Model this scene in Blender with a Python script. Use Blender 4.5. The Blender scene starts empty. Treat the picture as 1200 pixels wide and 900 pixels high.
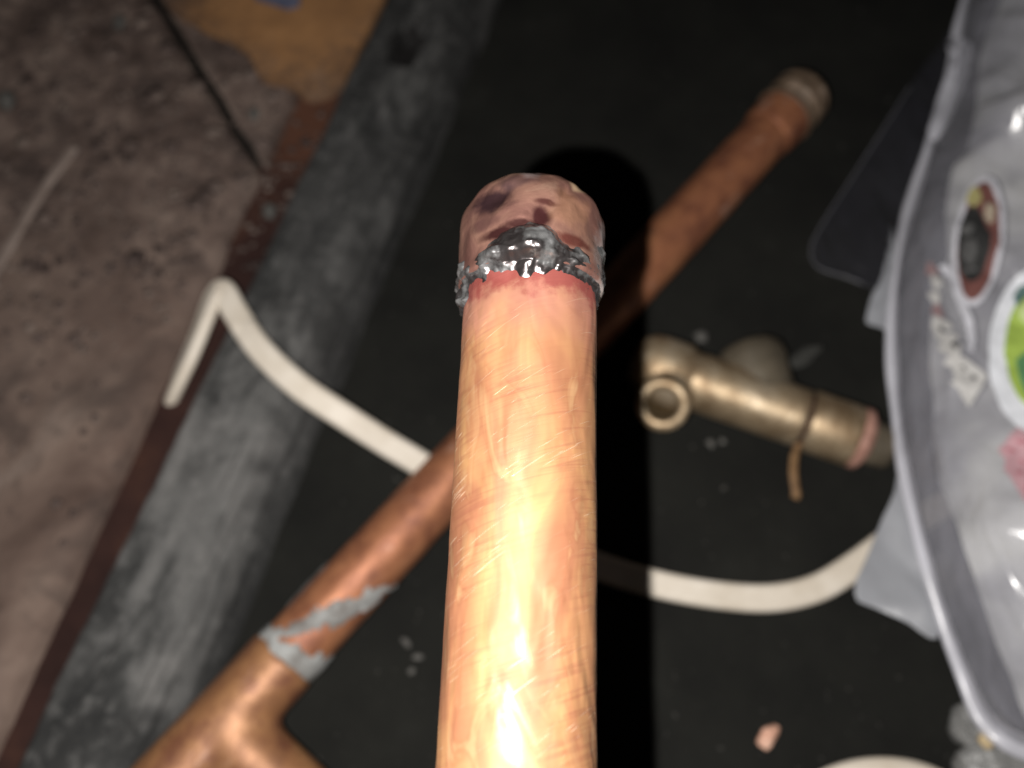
import bpy, bmesh, math, random
from mathutils import Vector, Matrix, noise
from mathutils.bvhtree import BVHTree

random.seed(7)
scene = bpy.context.scene
COL = scene.collection
V = Vector

# ------------------------------------------------------------------ camera, world, flash, exposure
TILT = math.radians(25.0)
CAM = V((0.0, 0.0, 0.294))
cd = bpy.data.cameras.new('camera')
cam = bpy.data.objects.new('camera', cd)
COL.objects.link(cam)
cam.location = CAM
cam.rotation_euler = (TILT, 0, 0)
cd.sensor_width = 5.0
cd.lens = 5.0 * 1000 / 1200
cd.clip_start = 0.005
cd.clip_end = 50
cd.dof.use_dof = True
cd.dof.focus_distance = 0.131
cd.dof.aperture_fstop = 1.5
scene.camera = cam

world = bpy.data.worlds.new('World')
scene.world = world
world.use_nodes = True
wb = world.node_tree.nodes['Background']
wb.inputs[0].default_value = (1.0, 0.95, 0.9, 1)
wb.inputs[1].default_value = 0.009

# the phone's flash: a few millimetres across, just left of and below the lens
RIGHT = V((1, 0, 0))
UP = V((0, math.cos(TILT), math.sin(TILT)))
FWD = V((0, math.sin(TILT), -math.cos(TILT)))
fl = bpy.data.lights.new('phone_flash', 'POINT')
fl.energy = 4.5
fl.shadow_soft_size = 0.0011
fl.color = (1.0, 0.965, 0.92)
flo = bpy.data.objects.new('phone_flash', fl)
COL.objects.link(flo)
flo.location = CAM - RIGHT * 0.0138 - UP * 0.0070

vs = scene.view_settings
scene.display_settings.display_device = 'sRGB'
vs.view_transform = 'Standard'
vs.look = 'None'
vs.gamma = 1.0
vs.exposure = 0.0
vs.use_curve_mapping = False


# ------------------------------------------------------------------ helpers
def ray(px, py):
    return RIGHT * ((px - 600) / 1000) + UP * ((450 - py) / 1000) + FWD


def at(px, py, z=0.0):
    """point of the place at height z in that direction"""
    d = ray(px, py)
    return CAM + d * ((z - CAM.z) / d.z)


def deep(px, py, depth):
    return CAM + ray(px, py) * depth


def nz(p, s=1.0, o=0.0):
    return noise.noise(V((p[0] * s + o, p[1] * s + o * 1.7, p[2] * s - o)))


def fbm(p, s=1.0, o=0.0, n=4):
    return sum(nz(p, s * 2 ** i, o + i * 3.1) / 2 ** i for i in range(n))


def link(name, verts, faces, mat, parent=None, smooth=True, loc=None, matrix=None):
    me = bpy.data.meshes.new(name)
    me.from_pydata([tuple(v) for v in verts], [], faces)
    bm = bmesh.new()
    bm.from_mesh(me)
    bmesh.ops.recalc_face_normals(bm, faces=bm.faces)
    bm.to_mesh(me)
    bm.free()
    if smooth:
        me.polygons.foreach_set('use_smooth', [True] * len(me.polygons))
    me.update()
    o = bpy.data.objects.new(name, me)
    COL.objects.link(o)
    if mat:
        me.materials.append(mat)
    if parent:
        o.parent = parent
    if matrix is not None:
        o.matrix_local = matrix
    return o


def shifted(verts, root):
    return [V(v) - root.location for v in verts]


def empty(name, loc, rot=None):
    o = bpy.data.objects.new(name, None)
    COL.objects.link(o)
    if rot is not None:
        o.matrix_world = Matrix.Translation(loc) @ rot.to_4x4()
    else:
        o.location = loc
    o.empty_display_size = 0.01
    return o


def tag(o, label=None, cat=None, group=None, kind=None):
    if label: o['label'] = label
    if cat: o['category'] = cat
    if group: o['group'] = group
    if kind: o['kind'] = kind
    return o


def frame(z, x):
    """rotation whose local z is z and whose local x lies near x"""
    z = z.normalized()
    y = z.cross(x).normalized()
    x = y.cross(z)
    m = Matrix((x, y, z)).transposed()
    return m


def lathe(prof, n=64, wob=0.0, off=0.0, cap0=False, cap1=False):
    """prof: (s, r) along local z"""
    vs_, fs = [], []
    for s, r in prof:
        for k in range(n):
            a = 2 * math.pi * k / n
            rr = r
            if wob:
                rr += wob * fbm(V((math.cos(a) * r, math.sin(a) * r, s)), 160, off, 3)
            vs_.append((rr * math.cos(a), rr * math.sin(a), s))
    m = len(prof)
    for i in range(m - 1):
        for k in range(n):
            k2 = (k + 1) % n
            fs.append((i * n + k, i * n + k2, (i + 1) * n + k2, (i + 1) * n + k))
    if cap0: fs.append(tuple(range(n))[::-1])
    if cap1: fs.append(tuple(range((m - 1) * n, m * n)))
    return vs_, fs


def spline(pts, n=10):
    """Catmull-Rom through pts"""
    pts = [V(p) for p in pts]
    P = [pts[0] * 2 - pts[1]] + pts + [pts[-1] * 2 - pts[-2]]
    out = []
    for i in range(1, len(P) - 2):
        for k in range(n):
            t = k / n
            a, b, c, d = P[i - 1], P[i], P[i + 1], P[i + 2]
            out.append(0.5 * ((2 * b) + (c - a) * t + (2 * a - 5 * b + 4 * c - d) * t * t + (3 * b - a - 3 * c + d) * t ** 3))
    out.append(P[-2])
    return out


def sweep(path, prof, ups=None, closed_ends=True):
    """prof: list of (across, up) points; one ring per path point"""
    vs_, fs = [], []
    n = len(prof)
    for i, p in enumerate(path):
        t = (path[min(i + 1, len(path) - 1)] - path[max(i - 1, 0)]).normalized()
        u = ups[i] if ups else V((0, 0, 1))
        side = t.cross(u)
        if side.length < 1e-4: side = t.cross(V((0, 1, 0)))
        side.normalize()
        u2 = side.cross(t)
        for a, b in prof:
            vs_.append(p + side * a + u2 * b)
    for i in range(len(path) - 1):
        for k in range(n):
            k2 = (k + 1) % n
            fs.append((i * n + k, i * n + k2, (i + 1) * n + k2, (i + 1) * n + k))
    if closed_ends:
        fs.append(tuple(range(n))[::-1])
        fs.append(tuple(range((len(path) - 1) * n, len(path) * n)))
    return vs_, fs


def lump(center, sx, sy, sz, seed, sub=2, rough=0.35, rot=0.0):
    bm = bmesh.new()
    bmesh.ops.create_icosphere(bm, subdivisions=sub, radius=1.0)
    out = []
    c, s = math.cos(rot), math.sin(rot)
    for v in bm.verts:
        p = v.co * (1 + rough * fbm(v.co, 1.3, seed, 3))
        x, y, z = p.x * sx, p.y * sy, p.z * sz
        out.append(V(center) + V((x * c - y * s, x * s + y * c, z)))
    bm.verts.index_update()
    fs = [tuple(v.index for v in f.verts) for f in bm.faces]
    bm.free()
    return out, fs


def slab_poly(pts, thick):
    """closed plate from an outline given as top points"""
    n = len(pts)
    top = [V(p) for p in pts]
    bot = [p - V((0, 0, thick)) for p in top]
    fs = [tuple(range(n)), tuple(range(n, 2 * n))[::-1]]
    for k in range(n):
        k2 = (k + 1) % n
        fs.append((k, k2, n + k2, n + k))
    return top + bot, fs


# ------------------------------------------------------------------ materials
class Mat:
    def __init__(self, name):
        self.m = bpy.data.materials.new(name)
        self.m.use_nodes = True
        self.t = self.m.node_tree
        self.b = self.t.nodes['Principled BSDF']
        self.out = self.t.nodes['Material Output']
        self.co = self.t.nodes.new('ShaderNodeTexCoord').outputs['Object']

    def n(self, kind, **kw):
        nd = self.t.nodes.new(kind)
        for k, v in kw.items():
            setattr(nd, k, v)
        return nd

    def l(self, a, b):
        self.t.links.new(a, b)

    def mapping(self, scale=(1, 1, 1), rot=(0, 0, 0), loc=(0, 0, 0)):
        mp = self.n('ShaderNodeMapping')
        mp.inputs['Scale'].default_value = scale
        mp.inputs['Rotation'].default_value = rot
        mp.inputs['Location'].default_value = loc
        self.l(self.co, mp.inputs['Vector'])
        return mp.outputs[0]

    def streak(self, scale, rot):
        """turn first, then stretch: brush marks at an angle"""
        a = self.n('ShaderNodeMapping')
        a.inputs['Rotation'].default_value = rot
        self.l(self.co, a.inputs['Vector'])
        b = self.n('ShaderNodeMapping')
        b.inputs['Scale'].default_value = scale
        self.l(a.outputs[0], b.inputs['Vector'])
        return b.outputs[0]

    def noise(self, scale, detail=4, rough=0.55, vec=None, dist=0.0):
        nd = self.n('ShaderNodeTexNoise')
        nd.inputs['Scale'].default_value = scale
        nd.inputs['Detail'].default_value = detail
        nd.inputs['Roughness'].default_value = rough
        nd.inputs['Distortion'].default_value = dist
        self.l(vec if vec else self.co, nd.inputs['Vector'])
        return nd.outputs['Fac']

    def ramp(self, fac, stops, interp='LINEAR'):
        nd = self.n('ShaderNodeValToRGB')
        cr = nd.color_ramp
        cr.interpolation = interp
        while len(cr.elements) < len(stops):
            cr.elements.new(0.5)
        for e, (p, c) in zip(cr.elements, stops):
            e.position = p
            if not hasattr(c, '__len__'): c = (c, c, c)
            e.color = (*c, 1)
        self.l(fac, nd.inputs[0])
        return nd.outputs[0]

    def mix(self, fac, a, b, mode='MIX'):
        nd = self.n('ShaderNodeMix', data_type='RGBA', blend_type=mode)
        for inp, val in ((nd.inputs[0], fac), (nd.inputs[6], a), (nd.inputs[7], b)):
            if hasattr(val, 'links') or isinstance(val, bpy.types.NodeSocket):
                self.l(val, inp)
            elif hasattr(val, '__len__'):
                inp.default_value = (*val, 1)
            else:
                inp.default_value = val
        return nd.outputs[2]

    def math(self, op, a, b=None, clamp=False):
        nd = self.n('ShaderNodeMath', operation=op, use_clamp=clamp)
        for inp, val in ((nd.inputs[0], a), (nd.inputs[1], b)):
            if val is None: continue
            if isinstance(val, bpy.types.NodeSocket): self.l(val, inp)
            else: inp.default_value = val
        return nd.outputs[0]

    def spot(self, center, radius, soft=0.5, scale=(1, 1, 1)):
        """1 inside a spot round a point of the object, 0 outside, with a ragged rim"""
        mp = self.n('ShaderNodeVectorMath', operation='SUBTRACT')
        self.l(self.co, mp.inputs[0])
        mp.inputs[1].default_value = center
        sc = self.n('ShaderNodeVectorMath', operation='MULTIPLY')
        self.l(mp.outputs[0], sc.inputs[0])
        sc.inputs[1].default_value = scale
        ln = self.n('ShaderNodeVectorMath', operation='LENGTH')
        self.l(sc.outputs[0], ln.inputs[0])
        w = self.math('MULTIPLY', self.math('SUBTRACT', self.noise(320, 4), 0.5), radius * 1.5)
        d = self.math('ADD', ln.outputs['Value'], w)
        mr = self.n('ShaderNodeMapRange', interpolation_type='SMOOTHSTEP')
        self.l(d, mr.inputs[0])
        mr.inputs[1].default_value = radius * (1 - soft)
        mr.inputs[2].default_value = radius * (1 + soft)
        mr.inputs[3].default_value = 1.0
        mr.inputs[4].default_value = 0.0
        return mr.outputs[0]

    def set(self, **kw):
        for k, v in kw.items():
            inp = self.b.inputs[k.replace('_', ' ')]
            if isinstance(v, bpy.types.NodeSocket): self.l(v, inp)
            elif hasattr(v, '__len__'): inp.default_value = (*v, 1)
            else: inp.default_value = v
        return self

    def bump(self, h, dist, strength=1.0, prev=None):
        nd = self.n('ShaderNodeBump')
        nd.inputs['Strength'].default_value = strength
        nd.inputs['Distance'].default_value = dist
        self.l(h, nd.inputs['Height'])
        if prev: self.l(prev, nd.inputs['Normal'])
        self.l(nd.outputs[0], self.b.inputs['Normal'])
        return nd.outputs[0]


def mat_mat():
    m = Mat('black_rubber')
    d = m.ramp(m.noise(24, 6, 0.6), [(0.35, (0.0085, 0.0085, 0.0078)), (0.6, (0.0125, 0.0125, 0.011)), (0.8, (0.019, 0.019, 0.017))])
    dust = m.ramp(m.noise(420, 3, 0.7), [(0.66, 0.0), (0.80, 1.0)])
    m.set(Base_Color=m.mix(m.math('MULTIPLY', dust, 0.22), d, (0.07, 0.068, 0.062)), Roughness=0.92)
    m.b.inputs['Specular IOR Level'].default_value = 0.12
    m.bump(m.noise(300, 4), 0.0006, 0.6)
    return m.m


def mat_beam(slot):
    m = Mat('grey_weathered_wood')
    v = m.mapping((17, 34, 34))
    streak = m.noise(1.0, 6, 0.62, v, 1.0)
    blot = m.noise(26, 5, 0.6)
    c = m.ramp(streak, [(0.37, (0.020, 0.021, 0.021)), (0.47, (0.050, 0.050, 0.049)), (0.56, (0.098, 0.097, 0.095)), (0.72, (0.165, 0.160, 0.156))])
    dk = m.ramp(blot, [(0.45, 1.0), (0.56, 0.0)])
    c = m.mix(m.math('MULTIPLY', dk, 0.75), c, (0.022, 0.022, 0.022))
    # the dusty crown of the board is paler than the face that slopes to the mat
    fine = m.ramp(m.noise(210, 5, 0.7), [(0.52, 0.0), (0.70, 1.0)])
    c = m.mix(m.math('MULTIPLY', fine, 0.34), c, (0.20, 0.195, 0.19))
    sx = m.n('ShaderNodeSeparateXYZ')
    m.l(m.co, sx.inputs[0])
    # darker tone towards the inner side of the board
    inner_dark = m.n('ShaderNodeMapRange', interpolation_type='SMOOTHSTEP')
    m.l(m.math('ADD', sx.outputs['Y'], m.math('MULTIPLY', m.math('SUBTRACT', m.noise(22, 4), 0.5), 0.045)), inner_dark.inputs[0])
    inner_dark.inputs[1].default_value = -0.020
    inner_dark.inputs[2].default_value = -0.044
    c = m.mix(m.math('MULTIPLY', inner_dark.outputs[0], 0.70), c, (0.022, 0.022, 0.022))
    # shade inside the chiselled slot, painted as a dark spot
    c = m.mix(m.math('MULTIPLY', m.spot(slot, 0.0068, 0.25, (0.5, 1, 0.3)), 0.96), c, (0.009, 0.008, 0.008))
    m.set(Base_Color=c, Roughness=0.85)
    m.b.inputs['Specular IOR Level'].default_value = 0.2
    b1 = m.bump(m.noise(1.0, 6, 0.7, m.mapping((30, 220, 220))), 0.0009, 0.7)
    m.bump(m.noise(500, 3), 0.0004, 0.5, b1)
    return m.m


def mat_rust():
    m = Mat('rusty_brown')
    c = m.ramp(m.noise(40, 5), [(0.3, (0.020, 0.010, 0.009)), (0.55, (0.036, 0.017, 0.014)), (0.75, (0.065, 0.030, 0.020))])
    rp = at(356, 138, 0.0085)
    c = m.mix(m.math('MULTIPLY', m.spot(tuple(rp), 0.022, 0.6, (1.3, 0.8, 1)), 0.85), c, (0.105, 0.046, 0.028))
    m.set(Base_Color=c, Roughness=0.9)
    m.b.inputs['Specular IOR Level'].default_value = 0.15
    m.bump(m.noise(350, 4), 0.0006, 0.6)
    return m.m


def mat_floor():
    m = Mat('dirty_stone_floor')
    big = m.noise(16, 6, 0.62, None, 0.8)
    c = m.ramp(big, [(0.30, (0.074, 0.049, 0.040)), (0.45, (0.130, 0.091, 0.075)), (0.6, (0.185, 0.135, 0.111)), (0.78, (0.255, 0.20, 0.172))])
    # soot and soil lie towards the far corner of the floor
    sy = m.n('ShaderNodeSeparateXYZ')
    m.l(m.co, sy.inputs[0])
    soil = m.n('ShaderNodeMapRange', interpolation_type='SMOOTHSTEP')
    m.l(m.math('ADD', sy.outputs['Y'], m.math('MULTIPLY', m.math('SUBTRACT', m.noise(14, 5), 0.5), 0.16)), soil.inputs[0])
    soil.inputs[1].default_value = 0.115
    soil.inputs[2].default_value = 0.225
    grit = m.ramp(m.noise(52, 6, 0.64, None, 0.6), [(0.34, (0.042, 0.029, 0.025)), (0.5, (0.118, 0.085, 0.073)), (0.66, (0.215, 0.163, 0.138)), (0.78, (0.33, 0.27, 0.23))])
    c = m.mix(m.math('MULTIPLY', soil.outputs[0], 0.85), c, grit)
    st = m.ramp(m.noise(30, 5, 0.65, None, 0.6), [(0.52, 0.0), (0.66, 1.0)])
    c = m.mix(m.math('MULTIPLY', st, 0.55), c, (0.03, 0.024, 0.023))
    m.set(Base_Color=c, Roughness=0.9)
    m.b.inputs['Specular IOR Level'].default_value = 0.15
    b1 = m.bump(m.noise(48, 5, 0.6), 0.0030, 0.5)
    m.bump(m.noise(420, 4, 0.6), 0.0008, 0.6, b1)
    return m.m


def mat_plain(name, stops, scale=60, rough=0.85, bump=0.0004, bscale=400):
    m = Mat(name)
    m.set(Base_Color=m.ramp(m.noise(scale, 5), stops), Roughness=rough)
    m.b.inputs['Specular IOR Level'].default_value = 0.25
    m.bump(m.noise(bscale, 4), bump, 0.6)
    return m.m


def mat_copper_front():
    """bright, wire-brushed tube; local z runs along the tube, zero at the joint"""
    m = Mat('brushed_copper')
    sx = m.n('ShaderNodeSeparateXYZ')
    m.l(m.co, sx.inputs[0])
    # long soft patches of tarnish along the tube, cleaned cross-wise with abrasive cloth
    lo = m.noise(1.0, 3, 0.5, m.mapping((150, 150, 42)), 0.9)
    pat = m.noise(1.0, 3, 0.5, m.streak((170, 170, 75), (0, 0.25, 0)), 1.4)
    rub = m.noise(1.0, 3, 0.6, m.streak((70, 70, 1500), (0, 0.32, 0)), 0.5)
    area = m.ramp(m.noise(70, 2, 0.5), [(0.36, 0.15), (0.56, 1.0)])
    hair = m.noise(1.0, 2, 0.5, m.streak((130, 130, 4200), (0, 0.62, 0)), 0.8)
    scr = m.math('MULTIPLY', m.ramp(hair, [(0.66, 0.0), (0.72, 1.0)]), area)
    c = m.ramp(lo, [(0.34, (0.215, 0.090, 0.046)), (0.47, (0.250, 0.118, 0.056)), (0.56, (0.280, 0.142, 0.064)), (0.68, (0.315, 0.176, 0.076))])
    c = m.mix(m.math('MULTIPLY', m.ramp(rub, [(0.36, 0.5), (0.50, 0.0)]), area), c, (0.17, 0.060, 0.034))
    c = m.mix(m.ramp(pat, [(0.56, 0.0), (0.68, 0.55)]), c, (0.36, 0.22, 0.115))
    c = m.mix(m.math('MULTIPLY', scr, 0.5), c, (0.55, 0.42, 0.30))
    # heat has turned the metal pink below the joint, redder right at the solder
    ht = m.n('ShaderNodeMapRange', interpolation_type='SMOOTHSTEP')
    m.l(m.math('ADD', sx.outputs['Z'], m.math('MULTIPLY', m.math('SUBTRACT', m.noise(130, 3), 0.5), 0.014)), ht.inputs[0])
    ht.inputs[1].default_value = -0.016
    ht.inputs[2].default_value = -0.004
    c = m.mix(m.math('MULTIPLY', ht.outputs[0], 0.7), c, (0.25, 0.110, 0.085))
    h2 = m.n('ShaderNodeMapRange', interpolation_type='SMOOTHSTEP')
    m.l(m.math('ADD', sx.outputs['Z'], m.math('MULTIPLY', m.math('SUBTRACT', m.noise(330, 4), 0.5), 0.009)), h2.inputs[0])
    h2.inputs[1].default_value = -0.0062
    h2.inputs[2].default_value = -0.0030
    c = m.mix(m.math('MULTIPLY', h2.outputs[0], 0.85), c, (0.15, 0.028, 0.026))
    r = m.ramp(pat, [(0.48, 0.66), (0.64, 0.38)])
    m.set(Base_Color=c, Roughness=r, Metallic=0.32)
    m.b.inputs['Specular IOR Level'].default_value = 0.35
    b1 = m.bump(m.noise(1.0, 2, 0.45, m.mapping((120, 120, 55)), 0.6), 0.0021, 0.5)
    b2 = m.bump(m.math('MULTIPLY', rub, area), 0.00010, 0.5, b1)
    m.bump(scr, 0.00005, 0.6, b2)
    return m.m


def mat_copper_cap():
    m = Mat('heat_stained_copper')
    lo = m.noise(130, 5, 0.6, None, 0.6)
    c = m.ramp(lo, [(0.30, (0.12, 0.055, 0.046)), (0.46, (0.22, 0.110, 0.088)), (0.60, (0.30, 0.160, 0.120)), (0.76, (0.42, 0.26, 0.19))])
    # scorch marks, with painted shade in the hollow and crevices, a tan clean patch, and a thin tinned film on one side
    for (p, r, s, k, col) in (((-0.0066, -0.0090, 0.0108), 0.0030, (0.9, 0.5, 1.25), 0.95, (0.032, 0.016, 0.020)),
                              ((-0.0030, -0.0100, 0.0140), 0.0026, (0.9, 0.5, 1.5), 0.55, (0.10, 0.060, 0.066)),
                              ((-0.0075, -0.0085, 0.0068), 0.0018, (0.6, 0.5, 1.3), 0.6, (0.09, 0.040, 0.042)),
                              ((0.0012, -0.0118, 0.0068), 0.0016, (1.1, 0.5, 0.85), 0.95, (0.045, 0.012, 0.014)),
                              ((0.0022, -0.0115, 0.0096), 0.0013, (0.6, 0.5, 2.2), 0.9, (0.07, 0.022, 0.020)),
                              ((0.0050, -0.0105, 0.0118), 0.0011, (0.6, 0.5, 2.0), 0.6, (0.12, 0.050, 0.040)),
                              ((-0.0048, -0.0105, 0.0042), 0.0019, (0.42, 0.5, 1.9), 0.95, (0.035, 0.010, 0.011)),
                              ((-0.0020, -0.0115, 0.0054), 0.0014, (0.5, 0.5, 1.8), 0.9, (0.040, 0.012, 0.012)),
                              ((0.0062, -0.0100, 0.0036), 0.0016, (0.5, 0.5, 1.6), 0.85, (0.10, 0.022, 0.018)),
                              ((0.0058, -0.0090, 0.0090), 0.0030, (1, 0.5, 0.9), 0.6, (0.40, 0.205, 0.125)),
                              ((0.0070, -0.0080, 0.0150), 0.0014, (1, 0.5, 1.0), 0.75, (0.60, 0.43, 0.27)),  # cream highlight painted on the dome
                              ((-0.0008, -0.0100, 0.0158), 0.0015, (1, 0.5, 1.0), 0.6, (0.44, 0.36, 0.36)),
                              ((0.0118, 0.0000, 0.0040), 0.0034, (1.0, 0.6, 0.42), 0.75, (0.52, 0.48, 0.47))):
        c = m.mix(m.math('MULTIPLY', m.spot(p, r, 0.46, s), k), c, col)
    m.set(Base_Color=c, Roughness=m.ramp(lo, [(0.3, 0.42), (0.7, 0.24)]), Metallic=0.65)
    b1 = m.bump(m.noise(150, 2, 0.5, None, 0.3), 0.0013, 0.6)
    m.bump(m.noise(700, 3), 0.00015, 0.5, b1)
    return m.m


def mat_copper_old(name='dull_copper', tint=1.0, r0=0.6, r1=0.42, metal=0.42, gold=1.0):
    m = Mat(name)
    v = m.mapping((1, 1, 0.35))
    lo = m.noise(85, 5, 0.6, v, 0.6)
    c = m.ramp(lo, [(0.28, (0.19 * tint, 0.072 * tint * gold, 0.040)), (0.46, (0.33 * tint, 0.132 * tint * gold, 0.066)), (0.62, (0.43 * tint, 0.184 * tint * gold, 0.090)), (0.78, (0.52, 0.27 * gold, 0.17))])
    dk = m.ramp(m.noise(110, 5, 0.65), [(0.38, 1.0), (0.52, 0.0)])
    c = m.mix(m.math('MULTIPLY', dk, 0.6), c, (0.15, 0.052, 0.034))
    lt = m.ramp(m.noise(140, 4, 0.6, m.mapping((1, 1, 0.5), (0, 0, 0), (0.3, 0.1, 0.2))), [(0.62, 0.0), (0.72, 0.7)])
    c = m.mix(lt, c, (0.50, 0.30, 0.22))
    m.set(Base_Color=c, Roughness=m.ramp(lo, [(0.3, r0), (0.7, r1)]), Metallic=metal)
    b1 = m.bump(m.noise(110, 3, 0.5), 0.0009, 0.5)
    m.bump(m.noise(1.0, 4, 0.6, m.mapping((700, 700, 60))), 0.0001, 0.5, b1)
    return m.m


def mat_solder(name='solder', lo=0.16, hi=0.75, rough=0.3, metal=0.9, scale=420):
    m = Mat(name)
    nf = m.noise(scale, 5, 0.6, None, 0.8)
    c = m.ramp(nf, [(0.32, (lo, lo, lo * 1.03)), (0.5, ((lo + hi) / 2,) * 3), (0.68, (hi, hi, hi * 1.02))])
    fx = m.ramp(m.noise(170, 4, 0.6), [(0.46, 1.0), (0.56, 0.0)])
    c = m.mix(m.math('MULTIPLY', fx, 0.85), c, (0.040, 0.030, 0.030))
    m.set(Base_Color=c, Roughness=m.ramp(nf, [(0.3, rough + 0.18), (0.7, rough)]), Metallic=metal)
    m.bump(m.noise(420, 3), 0.00016, 0.6)
    return m.m


def mat_brass():
    m = Mat('tarnished_brass')
    lo = m.noise(70, 5, 0.6)
    c = m.ramp(lo, [(0.3, (0.24, 0.165, 0.095)), (0.5, (0.43, 0.33, 0.215)), (0.7, (0.62, 0.52, 0.39))])
    dk = m.ramp(m.noise(130, 5, 0.65), [(0.38, 1.0), (0.54, 0.0)])
    c = m.mix(m.math('MULTIPLY', dk, 0.6), c, (0.16, 0.10, 0.05))
    m.set(Base_Color=c, Roughness=m.ramp(lo, [(0.3, 0.54), (0.7, 0.42)]), Metallic=0.7)
    m.bump(m.noise(380, 4), 0.0003, 0.5)
    return m.m


def mat_cable():
    m = Mat('white_cable_sheath')
    c = m.ramp(m.noise(55, 5, 0.6), [(0.3, (0.54, 0.475, 0.39)), (0.6, (0.67, 0.61, 0.53))])
    sm = m.ramp(m.noise(130, 5, 0.65), [(0.62, 0.0), (0.76, 1.0)])
    c = m.mix(m.math('MULTIPLY', sm, 0.35), c, (0.36, 0.31, 0.25))
    m.set(Base_Color=c, Roughness=0.5)
    m.b.inputs['Specular IOR Level'].default_value = 0.3
    m.bump(m.noise(260, 3), 0.00025, 0.5)
    return m.m


def mat_film(name, dens, col=(0.46, 0.46, 0.50), rough=0.22, crease=0.0016, cscale=45, spec=0.5, sharp=False):
    """clear packing film: part of the light goes straight through, the rest meets a glossy milky sheet"""
    m = Mat(name)
    cl = m.ramp(m.noise(28, 4, 0.55, None, 0.5), [(0.3, tuple(x * 0.72 for x in col)), (0.7, tuple(min(1, x * 1.15) for x in col))])
    m.set(Base_Color=cl, Roughness=rough)
    m.b.inputs['Specular IOR Level'].default_value = spec
    b1 = m.bump(m.noise(cscale, 3, 0.5, m.mapping((1, 0.35, 1), (0, 0, 0.25)), 1.2), crease, 0.6)
    if sharp:                                           # folded creases
        vo = m.n('ShaderNodeTexVoronoi', feature='DISTANCE_TO_EDGE')
        vo.inputs['Scale'].default_value = 55
        m.l(m.mapping((1, 0.4, 0.6), (0, 0, 0.3)), vo.inputs['Vector'])
        b1 = m.bump(m.ramp(vo.outputs['Distance'], [(0.0, 1.0), (0.10, 0.25), (0.3, 0.0)]), 0.0009, 0.6, b1)
    m.bump(m.noise(340, 3), 0.0001, 0.4, b1)
    tr = m.n('ShaderNodeBsdfTransparent')
    mx = m.n('ShaderNodeMixShader')
    mx.inputs[0].default_value = dens
    m.l(tr.outputs[0], mx.inputs[1])
    m.l(m.b.outputs[0], mx.inputs[2])
    m.l(mx.outputs[0], m.out.inputs[0])
    return m.m


def mat_print(name, col, rough=0.45):
    m = Mat(name)
    k = m.ramp(m.noise(260, 4), [(0.3, tuple(c * 0.78 for c in col)), (0.7, tuple(min(1, c * 1.12) for c in col))])
    m.set(Base_Color=k, Roughness=rough)
    m.b.inputs['Specular IOR Level'].default_value = 0.3
    return m.m


M_MAT, M_RUST, M_FLOOR = mat_mat(), mat_rust(), mat_floor()
M_CFRONT, M_CCAP, M_COLD = mat_copper_front(), mat_copper_cap(), mat_copper_old()
M_CTEE = mat_copper_old('smooth_copper_fitting', 0.92, 0.56, 0.40, 0.34, 1.18)
M_SOLDER = mat_solder('solder', 0.10, 0.42, 0.20, 0.84, 200)
M_SMEAR = mat_plain('dull_solder_smear', [(0.32, (0.12, 0.105, 0.095)), (0.46, (0.21, 0.208, 0.20)), (0.68, (0.31, 0.315, 0.31))], 150, 0.6, 0.0003, 300)
M_BRASS = mat_brass()
M_OLDBRASS = mat_plain('dull_old_brass', [(0.3, (0.050, 0.034, 0.024)), (0.5, (0.12, 0.083, 0.056)), (0.7, (0.23, 0.170, 0.128))], 160, 0.5, 0.0006, 260)
M_CABLE = mat_cable()
def mat_orange():
    m = Mat('orange_wood')
    c = m.ramp(m.noise(24, 5), [(0.30, (0.16, 0.082, 0.043)), (0.45, (0.25, 0.128, 0.056)), (0.60, (0.33, 0.17, 0.072)), (0.75, (0.40, 0.235, 0.125))])
    # trodden soil has crept over its ragged rim
    w = m.spot(tuple(at(352, -10, 0.021)), 0.046, 0.55, (1.0, 1.0, 0.2))
    dirt = m.ramp(m.noise(70, 5, 0.62), [(0.35, (0.05, 0.032, 0.026)), (0.6, (0.105, 0.074, 0.060)), (0.75, (0.17, 0.13, 0.11))])
    c = m.mix(m.math('ADD', m.math('MULTIPLY', w, 0.86), 0.18, True), dirt, c)
    m.set(Base_Color=c, Roughness=0.88)
    m.b.inputs['Specular IOR Level'].default_value = 0.2
    m.bump(m.noise(90, 5), 0.0016, 0.6)
    return m.m


M_ORANGE = mat_orange()
M_BLUE = mat_plain('blue_plastic', [(0.3, (0.06, 0.07, 0.12)), (0.7, (0.13, 0.14, 0.20))], 60, 0.6)
M_CRUMB = mat_plain('grit', [(0.3, (0.036, 0.025, 0.023)), (0.5, (0.10, 0.073, 0.064)), (0.72, (0.20, 0.157, 0.134))], 75, 0.9)
M_PALE = mat_plain('pale_grit', [(0.3, (0.05, 0.047, 0.044)), (0.7, (0.11, 0.106, 0.098))], 200, 0.7)
M_STRAW = mat_plain('straw', [(0.3, (0.15, 0.115, 0.098)), (0.7, (0.25, 0.20, 0.175))], 100, 0.8)
M_CHIP = mat_plain('copper_chip', [(0.3, (0.50, 0.26, 0.18)), (0.7, (0.78, 0.50, 0.38))], 200, 0.6)

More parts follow.
